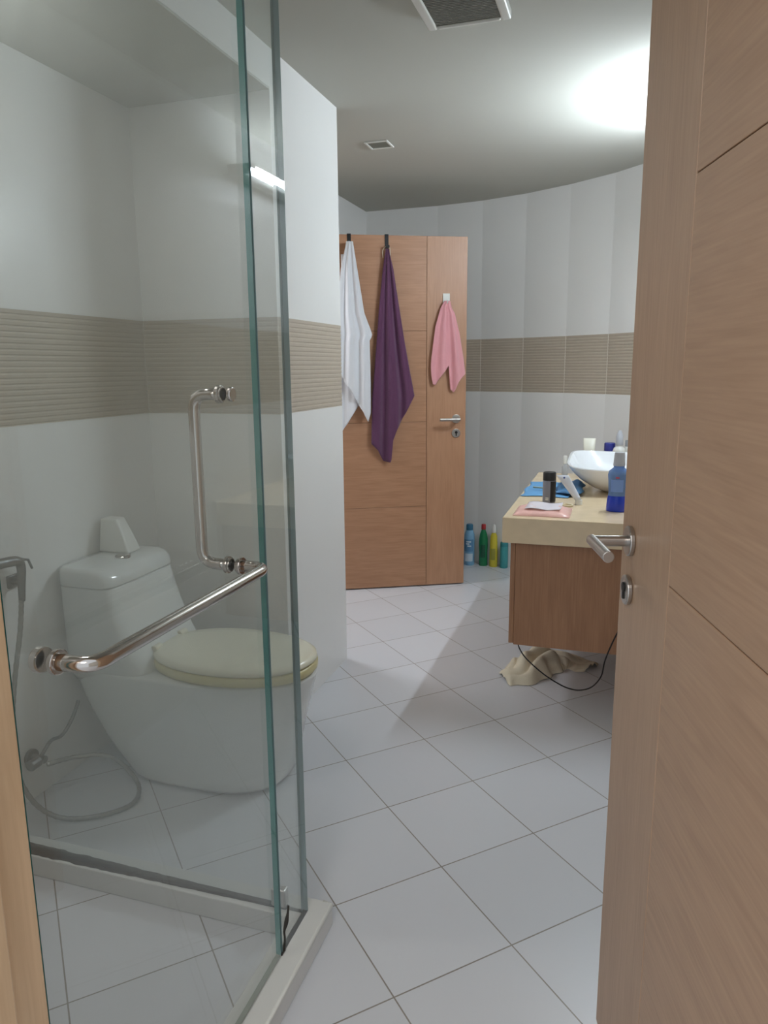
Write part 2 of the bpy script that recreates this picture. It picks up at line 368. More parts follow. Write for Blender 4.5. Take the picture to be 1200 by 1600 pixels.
# ------------------------------------------------------------------ doors
def make_door(name, E, H, width, stile, mv, mh, label, handle_z=1.042, key_z=0.956, side=1, grooves=(0.512, 1.028, 1.56), z1=2.09, lever=0.115):
    """E: latch edge (plan), H: direction towards the hinges; side: which local y face looks at the camera"""
    d = Vector(H).normalized(); rz = math.atan2(d.y, d.x)
    root = tag(empty(name, (E[0], E[1], 0), rz), label, 'door', kind='structure')
    T = 0.040; y0, y1 = (-T, 0) if side > 0 else (0, T)          # visible face at y = 0
    bm = BM(); box(bm, 0.002, width-0.002, y0+0.003, y1-0.003, 0.009, z1-0.001); obj('core', bm, M_CORE, root)
    bm = BM(); box(bm, 0, stile-0.0012, y0, y1, 0.008, z1); obj('stile', bm, mv, root, bevel=0.0012)
    zs = [0.008]+list(grooves)+[z1]
    for a, b in zip(zs, zs[1:]):
        bm = BM(); box(bm, stile+0.0012, width, y0, y1, a+(0.0009 if a > 0.01 else 0), b-(0.0009 if b < z1 else 0)); obj('panel', bm, mh, root, bevel=0.0012)
    for s, yf in ((side, 0.0), (-side, -side*T)):
        hd = BM(); disc_y(hd, 0.060, handle_z, yf, yf+s*0.009, 0.0265)
        h = obj('door_handle', hd, M_STEEL, root, smooth=False, bevel=0.002)
        lv = BM(); tube(lv, [(0.060, yf+s*0.008, handle_z), (0.060, yf+s*0.067, handle_z)], 0.0095, 20)
        tube(lv, [(0.0505, yf+s*0.067, handle_z), (0.060+lever, yf+s*0.067, handle_z)], 0.0095, 20); obj('lever', lv, M_STEEL, h, bevel=0.001)
        ky = BM(); disc_y(ky, 0.060, key_z, yf, yf+s*0.009, 0.0265); k = obj('keyhole_plate', ky, M_STEEL, root, bevel=0.002)
        kk = BM(); disc_y(kk, 0.060, key_z+0.005, yf+s*0.009, yf+s*0.0115, 0.0085, 20); box(kk, 0.0565, 0.0635, min(yf+s*0.009, yf+s*0.0112), max(yf+s*0.009, yf+s*0.0112), key_z-0.016, key_z)
        obj('key_cylinder', kk, M_DARKSTEEL, k)
    bm = BM(); box(bm, -0.001, 0.001, y0+0.009, y1-0.009, handle_z-0.12, handle_z+0.06); obj('latch_plate', bm, M_STEEL, root)
    return root, d, rz
E1, D1 = (0.014, 1.378), (0.25, -0.968)
make_door('door_1', E1, D1, 0.80, 0.262, M_OAK_V, M_OAK_H, 'near oak door standing open on the right, steel lever handle', side=-1, handle_z=1.050, key_z=0.962, grooves=(1.030, 1.600))
E2, D2 = (-0.897, 4.428), (-0.893, -0.450)
_, d2, rz2 = make_door('door_2', E2, D2, 0.905, 0.242, M_TEAK_V, M_TEAK_H, 'far brown door standing ajar at the end of the room, towels over it', side=1)

# ------------------------------------------------------------------ wall lamp over the vanity (hidden by the near door, lights the room)
lamp = tag(empty('vanity_light', (0.34, 3.35, 2.19)), 'slim tube light fixed to the right wall above the vanity counter', 'lamp')
bm = BM(); box(bm, -0.075, -0.001, -0.33, 0.33, -0.022, 0.022); obj('housing', bm, M_WHITEP, lamp, bevel=0.006)
bm = BM(); box(bm, -0.125, -0.075, -0.325, -0.305, -0.02, 0.02); obj('tube_holder', bm, M_WHITEP, lamp, bevel=0.004)
bm = BM(); box(bm, -0.125, -0.075, 0.305, 0.325, -0.02, 0.02); obj('tube_holder', bm, M_WHITEP, lamp, bevel=0.004)
me_ = bpy.data.materials.new('lit_tube'); me_.use_nodes = True; b = me_.node_tree.nodes['Principled BSDF']
b.inputs['Base Color'].default_value = (1, 1, 1, 1); b.inputs['Emission Color'].default_value = (0.79, 0.90, 1.0, 1); b.inputs["Emission Strength"].default_value = TUBE_POWER
bm = BM(); tube(bm, [(-0.11, -0.305, 0), (-0.11, 0.305, 0)], 0.014, 16); obj('tube', bm, me_, lamp, smooth=False)

# ------------------------------------------------------------------ shower kerb and glass
XG, YG, ZK = -0.668, 1.425, 0.06
bm = BM(); pts_o = [(-0.615, YN+0.012), (-0.615, 1.475), (XL+0.002, 1.475), (XL+0.002, 1.400), (-0.700, 1.400), (-0.700, YN+0.012)]
lo = [bm.verts.new((a, b, 0)) for a, b in pts_o]; hi = [bm.verts.new((a, b, ZK)) for a, b in pts_o]
for i in range(6): bm.faces.new((lo[i], lo[(i+1) % 6], hi[(i+1) % 6], hi[i]))
bm.faces.new(hi); bm.faces.new(lo[::-1])
kb = tag(obj('shower_kerb', bm, M_KERB, bevel=0.003, seg=2), 'low cream stone kerb that carries the shower glass', 'kerb')
bm = BM(); tube(bm, [(-0.6165, YN+0.013, ZK-0.004), (-0.6165, 1.470, ZK-0.004), (-0.640, 1.4735, ZK-0.004)], 0.0052, 12); obj('highlight_trim', bm, M_WHITEP, kb, smooth=True)  # white bead stands in for the highlight along the kerb's top edge
def pane(name, x0, x1, y0, y1, z0, z1, edge, parent, bev=0.001):
    """glass slab: its two broad faces are glass, its narrow ground edges show teal"""
    bm = BM(); box(bm, x0, x1, y0, y1, z0, z1)
    thin = 0 if (x1-x0) < (y1-y0) else 1
    bm.normal_update()
    for f in bm.faces:
        f.material_index = 0 if abs(f.normal[thin]) > 0.9 else (2 if abs(f.normal[2]) > 0.9 else 1)
    return obj(name, bm, [M_GLASS, edge, M_SILICONE], parent)
sd = tag(empty('shower_door', (XG, 0.634, ZK)), 'hinged glass shower door with bent chrome towel bar and pull handle', 'shower door')
T = 0.012
def rel(v, o=(XG, 0.634, ZK)): return (v[0]-o[0], v[1]-o[1], v[2]-o[2])
pane('glass_panel', -T/2, T/2, 0.0, 0.648, 0.004, 2.12, M_GEDGE, sd)
# towel bar outside
zb = 0.993
bm = BM(); tube(bm, fillet([rel((XG+0.006, 0.700, zb)), rel((-0.603, 0.700, zb)), rel((-0.603, 1.172, zb)), rel((XG+0.006, 1.172, zb))], 0.030), 0.0108, 18)
tb = obj('towel_bar', bm, M_CHROME, sd, smooth=True)
def collar(parent, c, n, r0=0.0165, ln=0.011, m=M_CHROME):
    bm = BM(); a = Vector(c); tube(bm, [a, a+Vector(n)*ln*0.45], r0*0.82, 20); tube(bm, [a+Vector(n)*ln*0.35, a+Vector(n)*ln], r0, 20); return obj('collar', bm, m, parent, smooth=False, bevel=0.0012)
for yy in (0.700, 1.172):
    collar(tb, rel((XG+T/2, yy, zb)), (1, 0, 0))
bm = BM(); tube(bm, [rel((XG-T/2, 0.70, zb)), rel((XG-T/2-0.012, 0.70, zb))], 0.017, 20); obj('bar_cap', bm, M_CHROME, tb, bevel=0.002)
# pull handle inside
xi = -0.735
bm = BM(); tube(bm, fillet([rel((XG-0.006, 1.172, zb)), rel((xi, 1.172, zb)), rel((xi, 1.172, 1.306)), rel((XG-0.006, 1.172, 1.306))], 0.030), 0.0108, 18)
ph = obj('pull_handle', bm, M_CHROME, sd, smooth=True)
for z in (zb, 1.306): collar(ph, rel((XG-T/2, 1.172, z)), (-1, 0, 0))
bm = BM(); tube(bm, [rel((XG+T/2, 1.172, 1.306)), rel((XG+T/2+0.008, 1.172, 1.306))], 0.013, 20); obj('screw_cap', bm, M_CHROME, ph, bevel=0.002)
for z in (0.30, 1.85):
    bm = BM(); box(bm, -0.022, 0.022, -0.016, 0.05, z-0.045, z+0.045); obj('hinge', bm, M_CHROME, sd, bevel=0.003)
fg = tag(empty('shower_screen', (XG, 1.29, ZK)), 'narrow fixed glass panel between the shower door and the corner', 'glass panel')
pane('glass_panel', -T/2, T/2, 0.0, YG-1.29+T/2, 0.0, 2.12, M_GEDGE2, fg)
bm = BM(); pth = [(0, 0.006, 0.004), (0, 0.012, 0.03), (0, 0.010, 0.05), (0, 0.02, 0.062), (0, 0.03, 0.078), (0, 0.036, 0.096)]
tube(bm, smooth_path(pth), 0.003, 8, radf=lambda i: 0.0022+0.0028*math.exp(-((i-19)/5.0)**2)); q = obj('torn_seal', bm, M_RUBBER, fg, smooth=True); q.location = (0.007, 0, 0)
bm = BM(); box(bm, 0.005, 0.0075, -0.006, 0.012, 0.0, 0.006); obj('seal_end', bm, M_RUBBER, fg)
bs = tag(empty('shower_screen', (XG-T/2, YG, ZK)), 'wide fixed glass panel across the back of the shower in front of the toilet', 'glass panel')
pane('glass_panel', XL+0.004-(XG-T/2), 0.0, -T/2, T/2, 0.0, 2.12, M_GEDGE2, bs)
# mould-darkened silicone along the foot of the back panel, thick at the wall and thin at the corner
bm = BM(); n = 60; rows = []
random.seed(3)
for i in range(n+1):
    t = i/n; x = -0.04-(1.02)*t; wd = 0.005+0.026*min(1, t*1.3)*(0.75+0.5*random.random()); rows.append([(x, -T/2-wd*0.5, 0.0005), (x, -T/2-wd*0.15, 0.004), (x, T/2+wd*0.15, 0.004), (x, T/2+wd*0.5, 0.0005)])
loft(bm, rows); obj('mouldy_sealant', bm, M_RUBBER, bs)['label'] = 'blackened mouldy sealant line'
bm = BM(); box(bm, -0.078, -0.040, -0.012, 0.012, 0.006, 0.052); obj('glass_clamp', bm, M_STEEL, bs, bevel=0.004)

# ------------------------------------------------------------------ toilet
TY = 2.055
to = tag(empty('toilet', (XL, TY, 0)), 'white one-piece toilet seen through the shower glass, lid closed', 'toilet')
def dring(xb, xf, hw, z, e=2.6, n=40, back=0.35):
    """D shaped ring in plan: squared back, rounded front"""
    cx = (xb+xf)/2; a = (xf-xb)/2; out = []
    for i in range(n):
        t = 2*PI*i/n; c = math.cos(t)
        ee = e if c > 0 else 5.0
        x, yv = sup(t, a, hw, ee if True else e); out.append((cx+x, yv, z))
    return out
bm = BM()
R = [dring(0.212, 0.735, 0.180, 0.0, 2.6), dring(0.208, 0.742, 0.183, 0.02, 2.6), dring(0.160, 0.755, 0.184, 0.07, 2.5), dring(0.112, 0.768, 0.186, 0.125), dring(0.078, 0.782, 0.188, 0.18, 2.4), dring(0.046, 0.796, 0.190, 0.235, 2.4),
     dring(0.020, 0.812, 0.192, 0.29, 2.3), dring(0.008, 0.824, 0.193, 0.335, 2.2), dring(0.006, 0.833, 0.194, 0.365, 2.2), dring(0.006, 0.836, 0.194, 0.378, 2.2), dring(0.010, 0.828, 0.186, 0.384, 2.2)]
loft(bm, R); obj('bowl', bm, M_CERAM, to, smooth=True, sub=1)
def tring(xf, hw, z, xb=0.004, n=40, e=6.0):
    cx = (xb+xf)/2; a = (xf-xb)/2
    return [(cx+sup(2*PI*i/n, a, hw, e)[0], sup(2*PI*i/n, a, hw, e)[1], z) for i in range(n)]
bm = BM()
loft(bm, [tring(0.320, 0.165, 0.33), tring(0.335, 0.186, 0.362), tring(0.325, 0.192, 0.395), tring(0.285, 0.194, 0.46), tring(0.255, 0.193, 0.53), tring(0.232, 0.191, 0.60), tring(0.217, 0.190, 0.655), tring(0.216, 0.190, 0.661)])
obj('tank', bm, M_CERAM, to, smooth=True)
bm = BM()
loft(bm, [tring(0.218, 0.191, 0.664), tring(0.219, 0.192, 0.668), tring(0.214, 0.191, 0.690), tring(0.200, 0.188, 0.708), tring(0.178, 0.180, 0.718), tring(0.140, 0.160, 0.722), tring(0.06, 0.12, 0.723, xb=0.03)])
obj('tank_lid', bm, M_CERAM, to, smooth=True)
bm = BM(); lathe(bm, [(0.026, 0.718), (0.026, 0.727), (0.022, 0.730), (0.0, 0.730)], 28, 0.135, 0.0); obj('flush_button', bm, M_CHROME, to, smooth=False, bevel=0.001)
def sring(x0, x1, hw, z, n=44, e=2.15):
    cx = (x0+x1)/2; a = (x1-x0)/2; return [(cx+sup(2*PI*i/n, a, hw, e)[0], sup(2*PI*i/n, a, hw, e)[1], z) for i in range(n)]
bm = BM(); loft(bm, [sring(0.268, 0.828, 0.188, 0.385), sring(0.262, 0.834, 0.193, 0.392), sring(0.262, 0.834, 0.193, 0.412), sring(0.268, 0.826, 0.188, 0.416)])
obj('seat', bm, M_YELLOW, to, smooth=True)['label'] = 'yellowed seat ring'
bm = BM(); loft(bm, [sring(0.268, 0.826, 0.186, 0.417), sring(0.262, 0.832, 0.191, 0.422), sring(0.266, 0.830, 0.189, 0.432), sring(0.285, 0.812, 0.174, 0.440), sring(0.34, 0.76, 0.12, 0.445)])
obj('lid', bm, M_SEAT, to, smooth=True)
for s in (-1, 1):
    bm = BM(); tube(bm, [(0.30, s*0.075-0.02, 0.440), (0.30, s*0.075+0.02, 0.440)], 0.012, 14); obj('seat_hinge', bm, M_SEAT, to, bevel=0.003)
# white tapered pack on the tank
bm = BM(); zz = 0.7235
loft(bm, [[(XL+0.012, TY+0.03, zz), (XL+0.135, TY+0.03, zz), (XL+0.135, TY+0.105, zz), (XL+0.012, TY+0.105, zz)],
          [(XL+0.014, TY+0.035, zz+0.05), (XL+0.115, TY+0.035, zz+0.05), (XL+0.115, TY+0.10, zz+0.05), (XL+0.014, TY+0.10, zz+0.05)],
          [(XL+0.018, TY+0.04, zz+0.118), (XL+0.082, TY+0.045, zz+0.118), (XL+0.082, TY+0.095, zz+0.118), (XL+0.018, TY+0.095, zz+0.118)]])
tag(obj('paper_pack', bm, M_WHITEP, bevel=0.008, seg=3), 'white tapered pack standing on the toilet tank lid', 'pack')

# hand bidet spray on the left wall
sp = tag(empty('bidet_spray', (XL, 1.70, 0.78)), 'chrome hand bidet spray with coiled steel hose on the left wall', 'bidet spray')
def rl(v): return (v[0]-XL, v[1]-1.70, v[2]-0.78)
bm = BM(); box(bm, 0.0, 0.012, -0.018, 0.026, -0.075, -0.035); tube(bm, [(0.01, 0, -0.055), (0.045, 0.0, -0.055)], 0.012, 14); obj('wall_bracket', bm, M_DKHOSE, sp, bevel=0.003)
bm = BM(); tube(bm, smooth_path([(0.045, -0.01, -0.11), (0.045, -0.005, -0.06), (0.045, 0.0, -0.01), (0.045, -0.01, 0.012), (0.045, -0.05, 0.020), (0.045, -0.10, 0.022)]), 0.012, 14, radf=lambda i: 0.0095+0.006*min(1, i/20)); obj('spray_head', bm, M_DKHOSE, sp, smooth=True)
bm = BM(); tube(bm, [(0.045, 0.0, 0.018), (0.045, 0.03, 0.008), (0.045, 0.042, -0.022)], 0.004, 8); obj('trigger', bm, M_DKHOSE, sp, smooth=True)
hose = smooth_path([(0.045, -0.012, -0.105), (0.045, -0.03, -0.20), (0.045, -0.07, -0.34), (0.05, -0.10, -0.46), (0.06, -0.12, -0.58), (0.10, -0.11, -0.70), (0.17, -0.08, -0.765), (0.27, -0.03, -0.772), (0.33, 0.06, -0.772), (0.28, 0.15, -0.76), (0.17, 0.17, -0.70), (0.09, 0.10, -0.675), (0.045, 0.02, -0.665)], 10)
hb = BM(); tube(hb, hose, 0.0072, 10, radf=lambda i: 0.0072+(0.0011 if i % 2 else -0.0006)); obj('hose', hb, M_HOSE, sp, smooth=False)
av = tag(empty('angle_valve', (XL, 1.70, 0.145)), 'small chrome stop valve low on the left wall behind the hose', 'valve')
bm = BM(); tube(bm, [(0, 0, 0), (0.012, 0, 0)], 0.026, 20); tube(bm, [(0.01, 0, 0), (0.06, 0, 0)], 0.012, 14); obj('body', bm, M_DKHOSE, av, bevel=0.001)
bm = BM(); tube(bm, [(0.045, -0.05, 0.0), (0.045, -0.012, 0.0)], 0.017, 12); obj('tap_knob', bm, M_DKHOSE, av, bevel=0.003)
bm = BM(); tube(bm, smooth_path([(0.045, 0.0, 0.01), (0.04, 0.05, 0.035), (0.04, 0.10, 0.03), (0.05, 0.14, 0.07), (0.06, 0.166, 0.125)]), 0.006, 8); obj('supply_hose', bm, M_DKHOSE, av, smooth=True)

# ------------------------------------------------------------------ vanity
cabn = tag(empty('vanity_cabinet', (-0.03, 3.42, 0.255)), 'brown wood wall-hung vanity cabinet under the marble counter', 'cabinet')
bm = BM(); box(bm, -0.336, 0.368, -0.600, 0.56, 0, 0.424); obj('body', bm, M_CAB, cabn, bevel=0.0015)
for k in range(3):
    y0 = -0.596+k*0.385; bm = BM(); box(bm, -0.356, -0.337, y0, y0+0.381, 0.004, 0.420); dd = obj('cabinet_door', bm, M_CAB, cabn, bevel=0.0015)
bm = BM(); box(bm, -0.415, 0.338, 2.785, 4.075, 0.680, 0.780)
# cut the far corner of the slab along the curved wall by sliding its vertices
for v in bm.verts:
    if v.co.x > 0 and v.co.y > 4: v.co.y = 4.045
tag(obj('marble_counter', bm, M_MARBLE, bevel=0.003), 'thick cream marble counter slab on the vanity cabinet', 'counter')
ZT = 0.7805
# vessel basin
bs_ = tag(empty('vessel_basin', (0.03, 3.54, ZT)), 'white square vessel basin standing on the marble counter', 'basin')
bm = BM(); n = 48
def br(a, b, z, e=3.4, lift=0.0):
    o = []
    for i in range(n):
        t = 2*PI*i/n; x, yv = sup(t, a, b, e); o.append((x, yv, z+lift*(yv/b)*0.5+abs(x/a)**2*lift*0.3))
    return o
loft(bm, [br(0.085, 0.075, 0.0, 3), br(0.100, 0.090, 0.004, 3), br(0.150, 0.135, 0.028, 3.2, 0.01), br(0.200, 0.178, 0.064, 3.6, 0.018), br(0.236, 0.208, 0.103, 4.4, 0.028), br(0.254, 0.223, 0.134, 5, 0.036),
          br(0.253, 0.222, 0.1375, 5, 0.036), br(0.244, 0.214, 0.1375, 5, 0.036), br(0.240, 0.210, 0.133, 5, 0.034), br(0.222, 0.193, 0.098, 4, 0.026), br(0.175, 0.152, 0.058, 3.2, 0.014), br(0.10, 0.09, 0.034, 2.6, 0.006), br(0.03, 0.03, 0.029, 2)])
o = obj('bowl', bm, M_BASIN, bs_, smooth=True); e_ = o.modifiers.new('edge', 'EDGE_SPLIT'); e_.split_angle = math.radians(38)
bm = BM(); lathe(bm, [(0.022, 0.030), (0.022, 0.035), (0.0, 0.036)], 20); obj('drain', bm, M_CHROME, bs_, bevel=0.001)

def thing(name, label, cat, loc, group=None, rz=0.0): return tag(empty(name, loc, rz), label, cat, group)
def bottle_part(name, prof, m, parent, n=28, sx=1, sy=1, label=None):
    bm = BM(); lathe(bm, prof, n, sx=sx, sy=sy); o = obj(name, bm, m, parent, smooth=True)
    e = o.modifiers.new('edge', 'EDGE_SPLIT'); e.split_angle = math.radians(50)
    if label: o['label'] = label
    return o
def band_label(name, rad, z0, z1, a0, a1, m, parent, n=14, sx=1, sy=1):
    """curved sticker hugging a bottle"""
    bm = BM(); lo_, hi_ = [], []
    for i in range(n+1):
        a = math.radians(a0+(a1-a0)*i/n)
        lo_.append((rad*sx*math.cos(a), rad*sy*math.sin(a), z0)); hi_.append((rad*sx*math.cos(a), rad*sy*math.sin(a), z1))
    L_ = [bm.verts.new(v) for v in lo_]; H_ = [bm.verts.new(v) for v in hi_]
    for i in range(n): bm.faces.new((L_[i], L_[i+1], H_[i+1], H_[i]))
    return obj(name, bm, m, parent, solid=0.0006, off=1.0)

# black deodorant
t = thing('deodorant_can', 'black and grey deodorant can standing on the marble counter', 'deodorant', (-0.275, 3.16, ZT))
bottle_part('body', [(0.0255, 0), (0.027, 0.004), (0.027, 0.092), (0.026, 0.094)], M_GREYCAN, t)
bottle_part('cap', [(0.0268, 0.094), (0.0272, 0.096), (0.0272, 0.126), (0.024, 0.130), (0.0, 0.130)], M_BLACK, t)
band_label('dark_stripe', 0.0274, 0.004, 0.092, -75, 20, M_BLACK, t)
for z in (0.012, 0.019): band_label('white_print', 0.0278, z, z+0.004, -115, -88, M_WHITEP, t)
# mouthwash
M_MWL = clearish('blue_mouthwash', (46, 74, 205), 0.75); M_MWC = clearish('pale_blue_bottle', (136, 168, 214), 0.55)
t = thing('mouthwash_bottle', 'blue mouthwash bottle with frosted cap on the counter beside the near door', 'bottle', (0.004, 3.03, ZT))
bottle_part('liquid', [(0.040, 0), (0.043, 0.004), (0.0405, 0.045), (0.0375, 0.062), (0.0, 0.062)], M_MWL, t, sy=0.7)
bottle_part('bottle', [(0.0372, 0.0625), (0.036, 0.075), (0.0385, 0.12), (0.041, 0.145), (0.038, 0.160), (0.024, 0.172), (0.021, 0.175), (0.021, 0.182)], M_MWC, t, sy=0.7)
bottle_part('cap', [(0.023, 0.182), (0.023, 0.186), (0.020, 0.225), (0.0185, 0.234), (0.0, 0.235)], clearish('frosted_cap', (198, 200, 206), 0.75, 0.3), t)
band_label('red_mark', 0.0402, 0.134, 0.140, -105, -85, mat('red_print', (176, 60, 80)), t, sy=0.7)
band_label('front_label', 0.0386, 0.080, 0.128, -135, -60, mat('label_blue', (120, 150, 206), rough=0.3), t, sy=0.7)
# toothpaste tube standing on its cap, leaning back
t = thing('toothpaste_tube', 'white squeeze tube standing on its cap and leaning left on the counter', 'tube', (-0.150, 3.13, ZT))
bm = BM(); lathe(bm, [(0.015, 0), (0.015, 0.020), (0.013, 0.022), (0.0, 0.022)], 20); obj('cap', bm, M_WHITEP, t, bevel=0.001)
bm = BM(); rings = []
for k in range(9):
    s = k/8; z = 0.022+0.100*s; cx = -0.004-0.066*s; wd = 0.0145+0.010*math.sin(s*1.4); th = 0.013*(1-s)**0.8+0.0012
    rings.append([(cx+wd*math.cos(2*PI*i/20), th*math.sin(2*PI*i/20), z) for i in range(20)])
loft(bm, rings); obj('body', bm, mat('tube_white', (214, 218, 226), rough=0.3), t, smooth=True)
bm = BM(); tube(bm, [(-0.062, -0.0045, 0.112), (-0.062, -0.002, 0.112)], 0.0042, 12); obj('blue_dot', bm, mat('blue_print', (60, 84, 150)), t)
# pink wipes pack
M_PINKP = mat('pink_film', (240, 186, 176), rough=0.28, noise=0.22, nscale=28)
t = thing('wipes_pack', 'flat pink and white film pack lying at the front edge of the counter', 'pack', (-0.275, 2.935, ZT))
bm = BM(); rings = []; nx, ny = 14, 9
random.seed(11)
top = {}; g = []
for i in range(nx+1):
    row = []
    for j in range(ny+1):
        u, v = i/nx, j/ny; ed = min(u, 1-u)*5; ev = min(v, 1-v)*4
        h = 0.021*min(1, ed)**0.5*min(1, ev)**0.5*(0.75+0.35*random.random())+0.0015
        row.append((-0.108+0.216*u, -0.105+0.20*v, h))
    g.append(row)
V = [[bm.verts.new(c) for c in row] for row in g]; Bv = [[bm.verts.new((c[0], c[1], 0.0)) for c in row] for row in g]
for i in range(nx):
    for j in range(ny):
        bm.faces.new((V[i][j], V[i+1][j], V[i+1][j+1], V[i][j+1])); bm.faces.new((Bv[i][j], Bv[i][j+1], Bv[i+1][j+1], Bv[i+1][j]))
for i in range(nx):
    bm.faces.new((V[i][0], Bv[i][0], Bv[i+1][0], V[i+1][0])); bm.faces.new((V[i][ny], V[i+1][ny], Bv[i+1][ny], Bv[i][ny]))
for j in range(ny):
    bm.faces.new((V[0][j], V[0][j+1], Bv[0][j+1], Bv[0][j])); bm.faces.new((V[nx][j], Bv[nx][j], Bv[nx][j+1], V[nx][j+1]))
obj('film_wrap', bm, M_PINKP, t, smooth=True)
bm = BM(); rings = [[(-0.065+0.135*i/8, -0.070+0.150*j/6, 0.0225+0.003*math.sin(i*0.9)*math.cos(j)) for j in range(7)] for i in range(9)]
Vv = [[bm.verts.new(c) for c in rr] for rr in rings]
for i in range(8):
    for j in range(6): bm.faces.new((Vv[i][j], Vv[i+1][j], Vv[i+1][j+1], Vv[i][j+1]))
obj('white_flap', bm, mat('white_film', (228, 220, 226), rough=0.3), t, smooth=True, solid=0.002, off=1.0)
bm = BM(); tube(bm, [(0.02*math.cos(a*PI/12), 0.02*math.sin(a*PI/12), 0) for a in range(25)], 0.004, 8)
tag(obj('cream_ring', bm, mat('cream_band', (214, 200, 166), rough=0.5), loc=(-0.192, 3.085, ZT+0.0045), smooth=True), 'small cream ring lying on the counter by the pink pack', 'ring')
# blue cloth on the counter
M_BLUEC = mat('sky_blue_cloth', (94, 148, 192), rough=0.7, noise=0.08, nscale=25)
def sheet(bm, x0, x1, y0, y1, z0, amp, nx, ny, seed, skew=0.0, taper=0.0):
    random.seed(seed); ph = [random.uniform(0, 6.28) for _ in range(6)]
    V = []
    for i in range(nx+1):
        row = []
        for j in range(ny+1):
            u, v = i/nx, j/ny; e = min(1, min(u, 1-u, v, 1-v)*7)
            z = z0+amp*e*(0.55+0.45*math.sin(u*9+ph[0]+2*math.sin(v*4+ph[1]))*math.sin(v*6+ph[2]+u*2))
            row.append(bm.verts.new((x0+(x1-x0)*u*(1-taper*v)+skew*v+0.006*math.sin(v*11+ph[3]), y0+(y1-y0)*v+0.01*math.sin(u*7+ph[4]), z)))
        V.append(row)
    for i in range(nx):
        for j in range(ny): bm.faces.new((V[i][j], V[i+1][j], V[i+1][j+1], V[i][j+1]))
    return bm
bm = BM(); sheet(bm, -0.408, -0.20, 3.28, 3.70, ZT+0.002, 0.010, 22, 26, 5)
tag(obj('blue_cloth', bm, M_BLUEC, smooth=True, solid=0.0018, off=1.0), 'sky blue folded cloth lying flat at the left edge of the counter', 'cloth')
bm = BM(); sheet(bm, -0.262, -0.148, 3.30, 3.60, ZT+0.016, 0.030, 18, 20, 9)
tag(obj('blue_bag', bm, mat('crumpled_blue', (70, 118, 160), rough=0.55, noise=0.3, nscale=18), smooth=True, solid=0.002, off=1.0), 'darker blue crumpled cloth heaped beside the basin', 'cloth')
bm = BM(); tube(bm, smooth_path([(-0.37, 3.42, ZT+0.020), (-0.30, 3.40, ZT+0.021), (-0.272, 3.375, ZT+0.026)]), 0.0045, 8)
tag(obj('toothbrush', bm, mat('grey_green_plastic', (136, 150, 142)), smooth=True), 'slim grey-green stick lying across the blue cloth', 'toothbrush')
# small things behind the basin
M_CLEARW = clearish('clear_plastic', (210, 214, 218), 0.55)
t = thing('pump_bottle', 'tiny clear bottle with white cap at the far left of the counter', 'bottle', (-0.270, 4.00, ZT))
bottle_part('body', [(0.014, 0), (0.016, 0.004), (0.016, 0.040), (0.010, 0.055), (0.007, 0.060)], M_CLEARW, t)
bottle_part('cap', [(0.0105, 0.060), (0.0105, 0.098), (0.008, 0.102), (0, 0.102)], M_WHITEP, t)
t = thing('cream_tube', 'cream coloured tube standing behind the basin', 'tube', (-0.145, 3.88, ZT))
bm = BM(); loft(bm, [[(0.022*math.cos(2*PI*i/20), 0.022*math.sin(2*PI*i/20), 0.03) for i in range(20)], [(0.027*math.cos(2*PI*i/20), 0.012*math.sin(2*PI*i/20), 0.12) for i in range(20)], [(0.031*math.cos(2*PI*i/20), 0.002*math.sin(2*PI*i/20), 0.208) for i in range(20)]]); obj('body', bm, mat('cream_plastic', (218, 214, 198), rough=0.4), t, smooth=True)
bottle_part('cap', [(0.020, 0), (0.020, 0.030), (0, 0.030)], M_WHITEP, t)
t = thing('jar', 'small jar with dark blue lid behind the basin', 'jar', (-0.046, 3.90, ZT))
bottle_part('body', [(0.024, 0), (0.027, 0.005), (0.027, 0.140), (0.024, 0.145)], M_WHITEP, t)
bottle_part('lid', [(0.027, 0.145), (0.027, 0.182), (0.024, 0.186), (0, 0.186)], mat('navy_lid', (38, 46, 128), rough=0.35), t)
t = thing('lotion_bottle', 'frosted bottle with pointed translucent cap behind the basin', 'bottle', (0.000, 3.86, ZT))
bottle_part('body', [(0.028, 0), (0.031, 0.005), (0.031, 0.150), (0.026, 0.165), (0.016, 0.172), (0.015, 0.178)], M_WHITEP, t)
bottle_part('cap', [(0.0175, 0.178), (0.018, 0.182), (0.018, 0.222), (0.010, 0.245), (0.006, 0.252), (0, 0.253)], clearish('frosted_nozzle', (206, 208, 214), 0.7, 0.3), t)
t = thing('pill_bottle', 'short white bottle half hidden by the near door behind the basin', 'bottle', (0.050, 3.90, ZT))
bottle_part('body', [(0.024, 0), (0.026, 0.004), (0.026, 0.160), (0.022, 0.170)], M_WHITEP, t)
bottle_part('cap', [(0.022, 0.170), (0.022, 0.200), (0, 0.201)], M_CLEARW, t)

# ------------------------------------------------------------------ bottles on the floor by the far wall
G = 'cleaning bottles on the floor by the far wall'
M_SPB = mat('pale_blue_can', (128, 176, 208), rough=0.3, noise=0.1, nscale=30)
t = thing('spray_can', 'pale blue and white spray can with teal cap on the floor beside the far door', 'spray can', (-0.955, 4.905, 0), G)
bottle_part('body', [(0.033, 0), (0.036, 0.004), (0.036, 0.190), (0.034, 0.215), (0.026, 0.240), (0.022, 0.246)], M_SPB, t)
bottle_part('cap', [(0.0235, 0.246), (0.0235, 0.280), (0.020, 0.287), (0, 0.288)], mat('teal_cap', (44, 106, 134), rough=0.4), t)
band_label('white_label', 0.0364, 0.03, 0.085, -130, -40, mat('label_white', (206, 220, 230), rough=0.4), t)
band_label('blue_label', 0.0364, 0.10, 0.185, -150, -35, mat('label_deepblue', (92, 140, 178), rough=0.4), t)
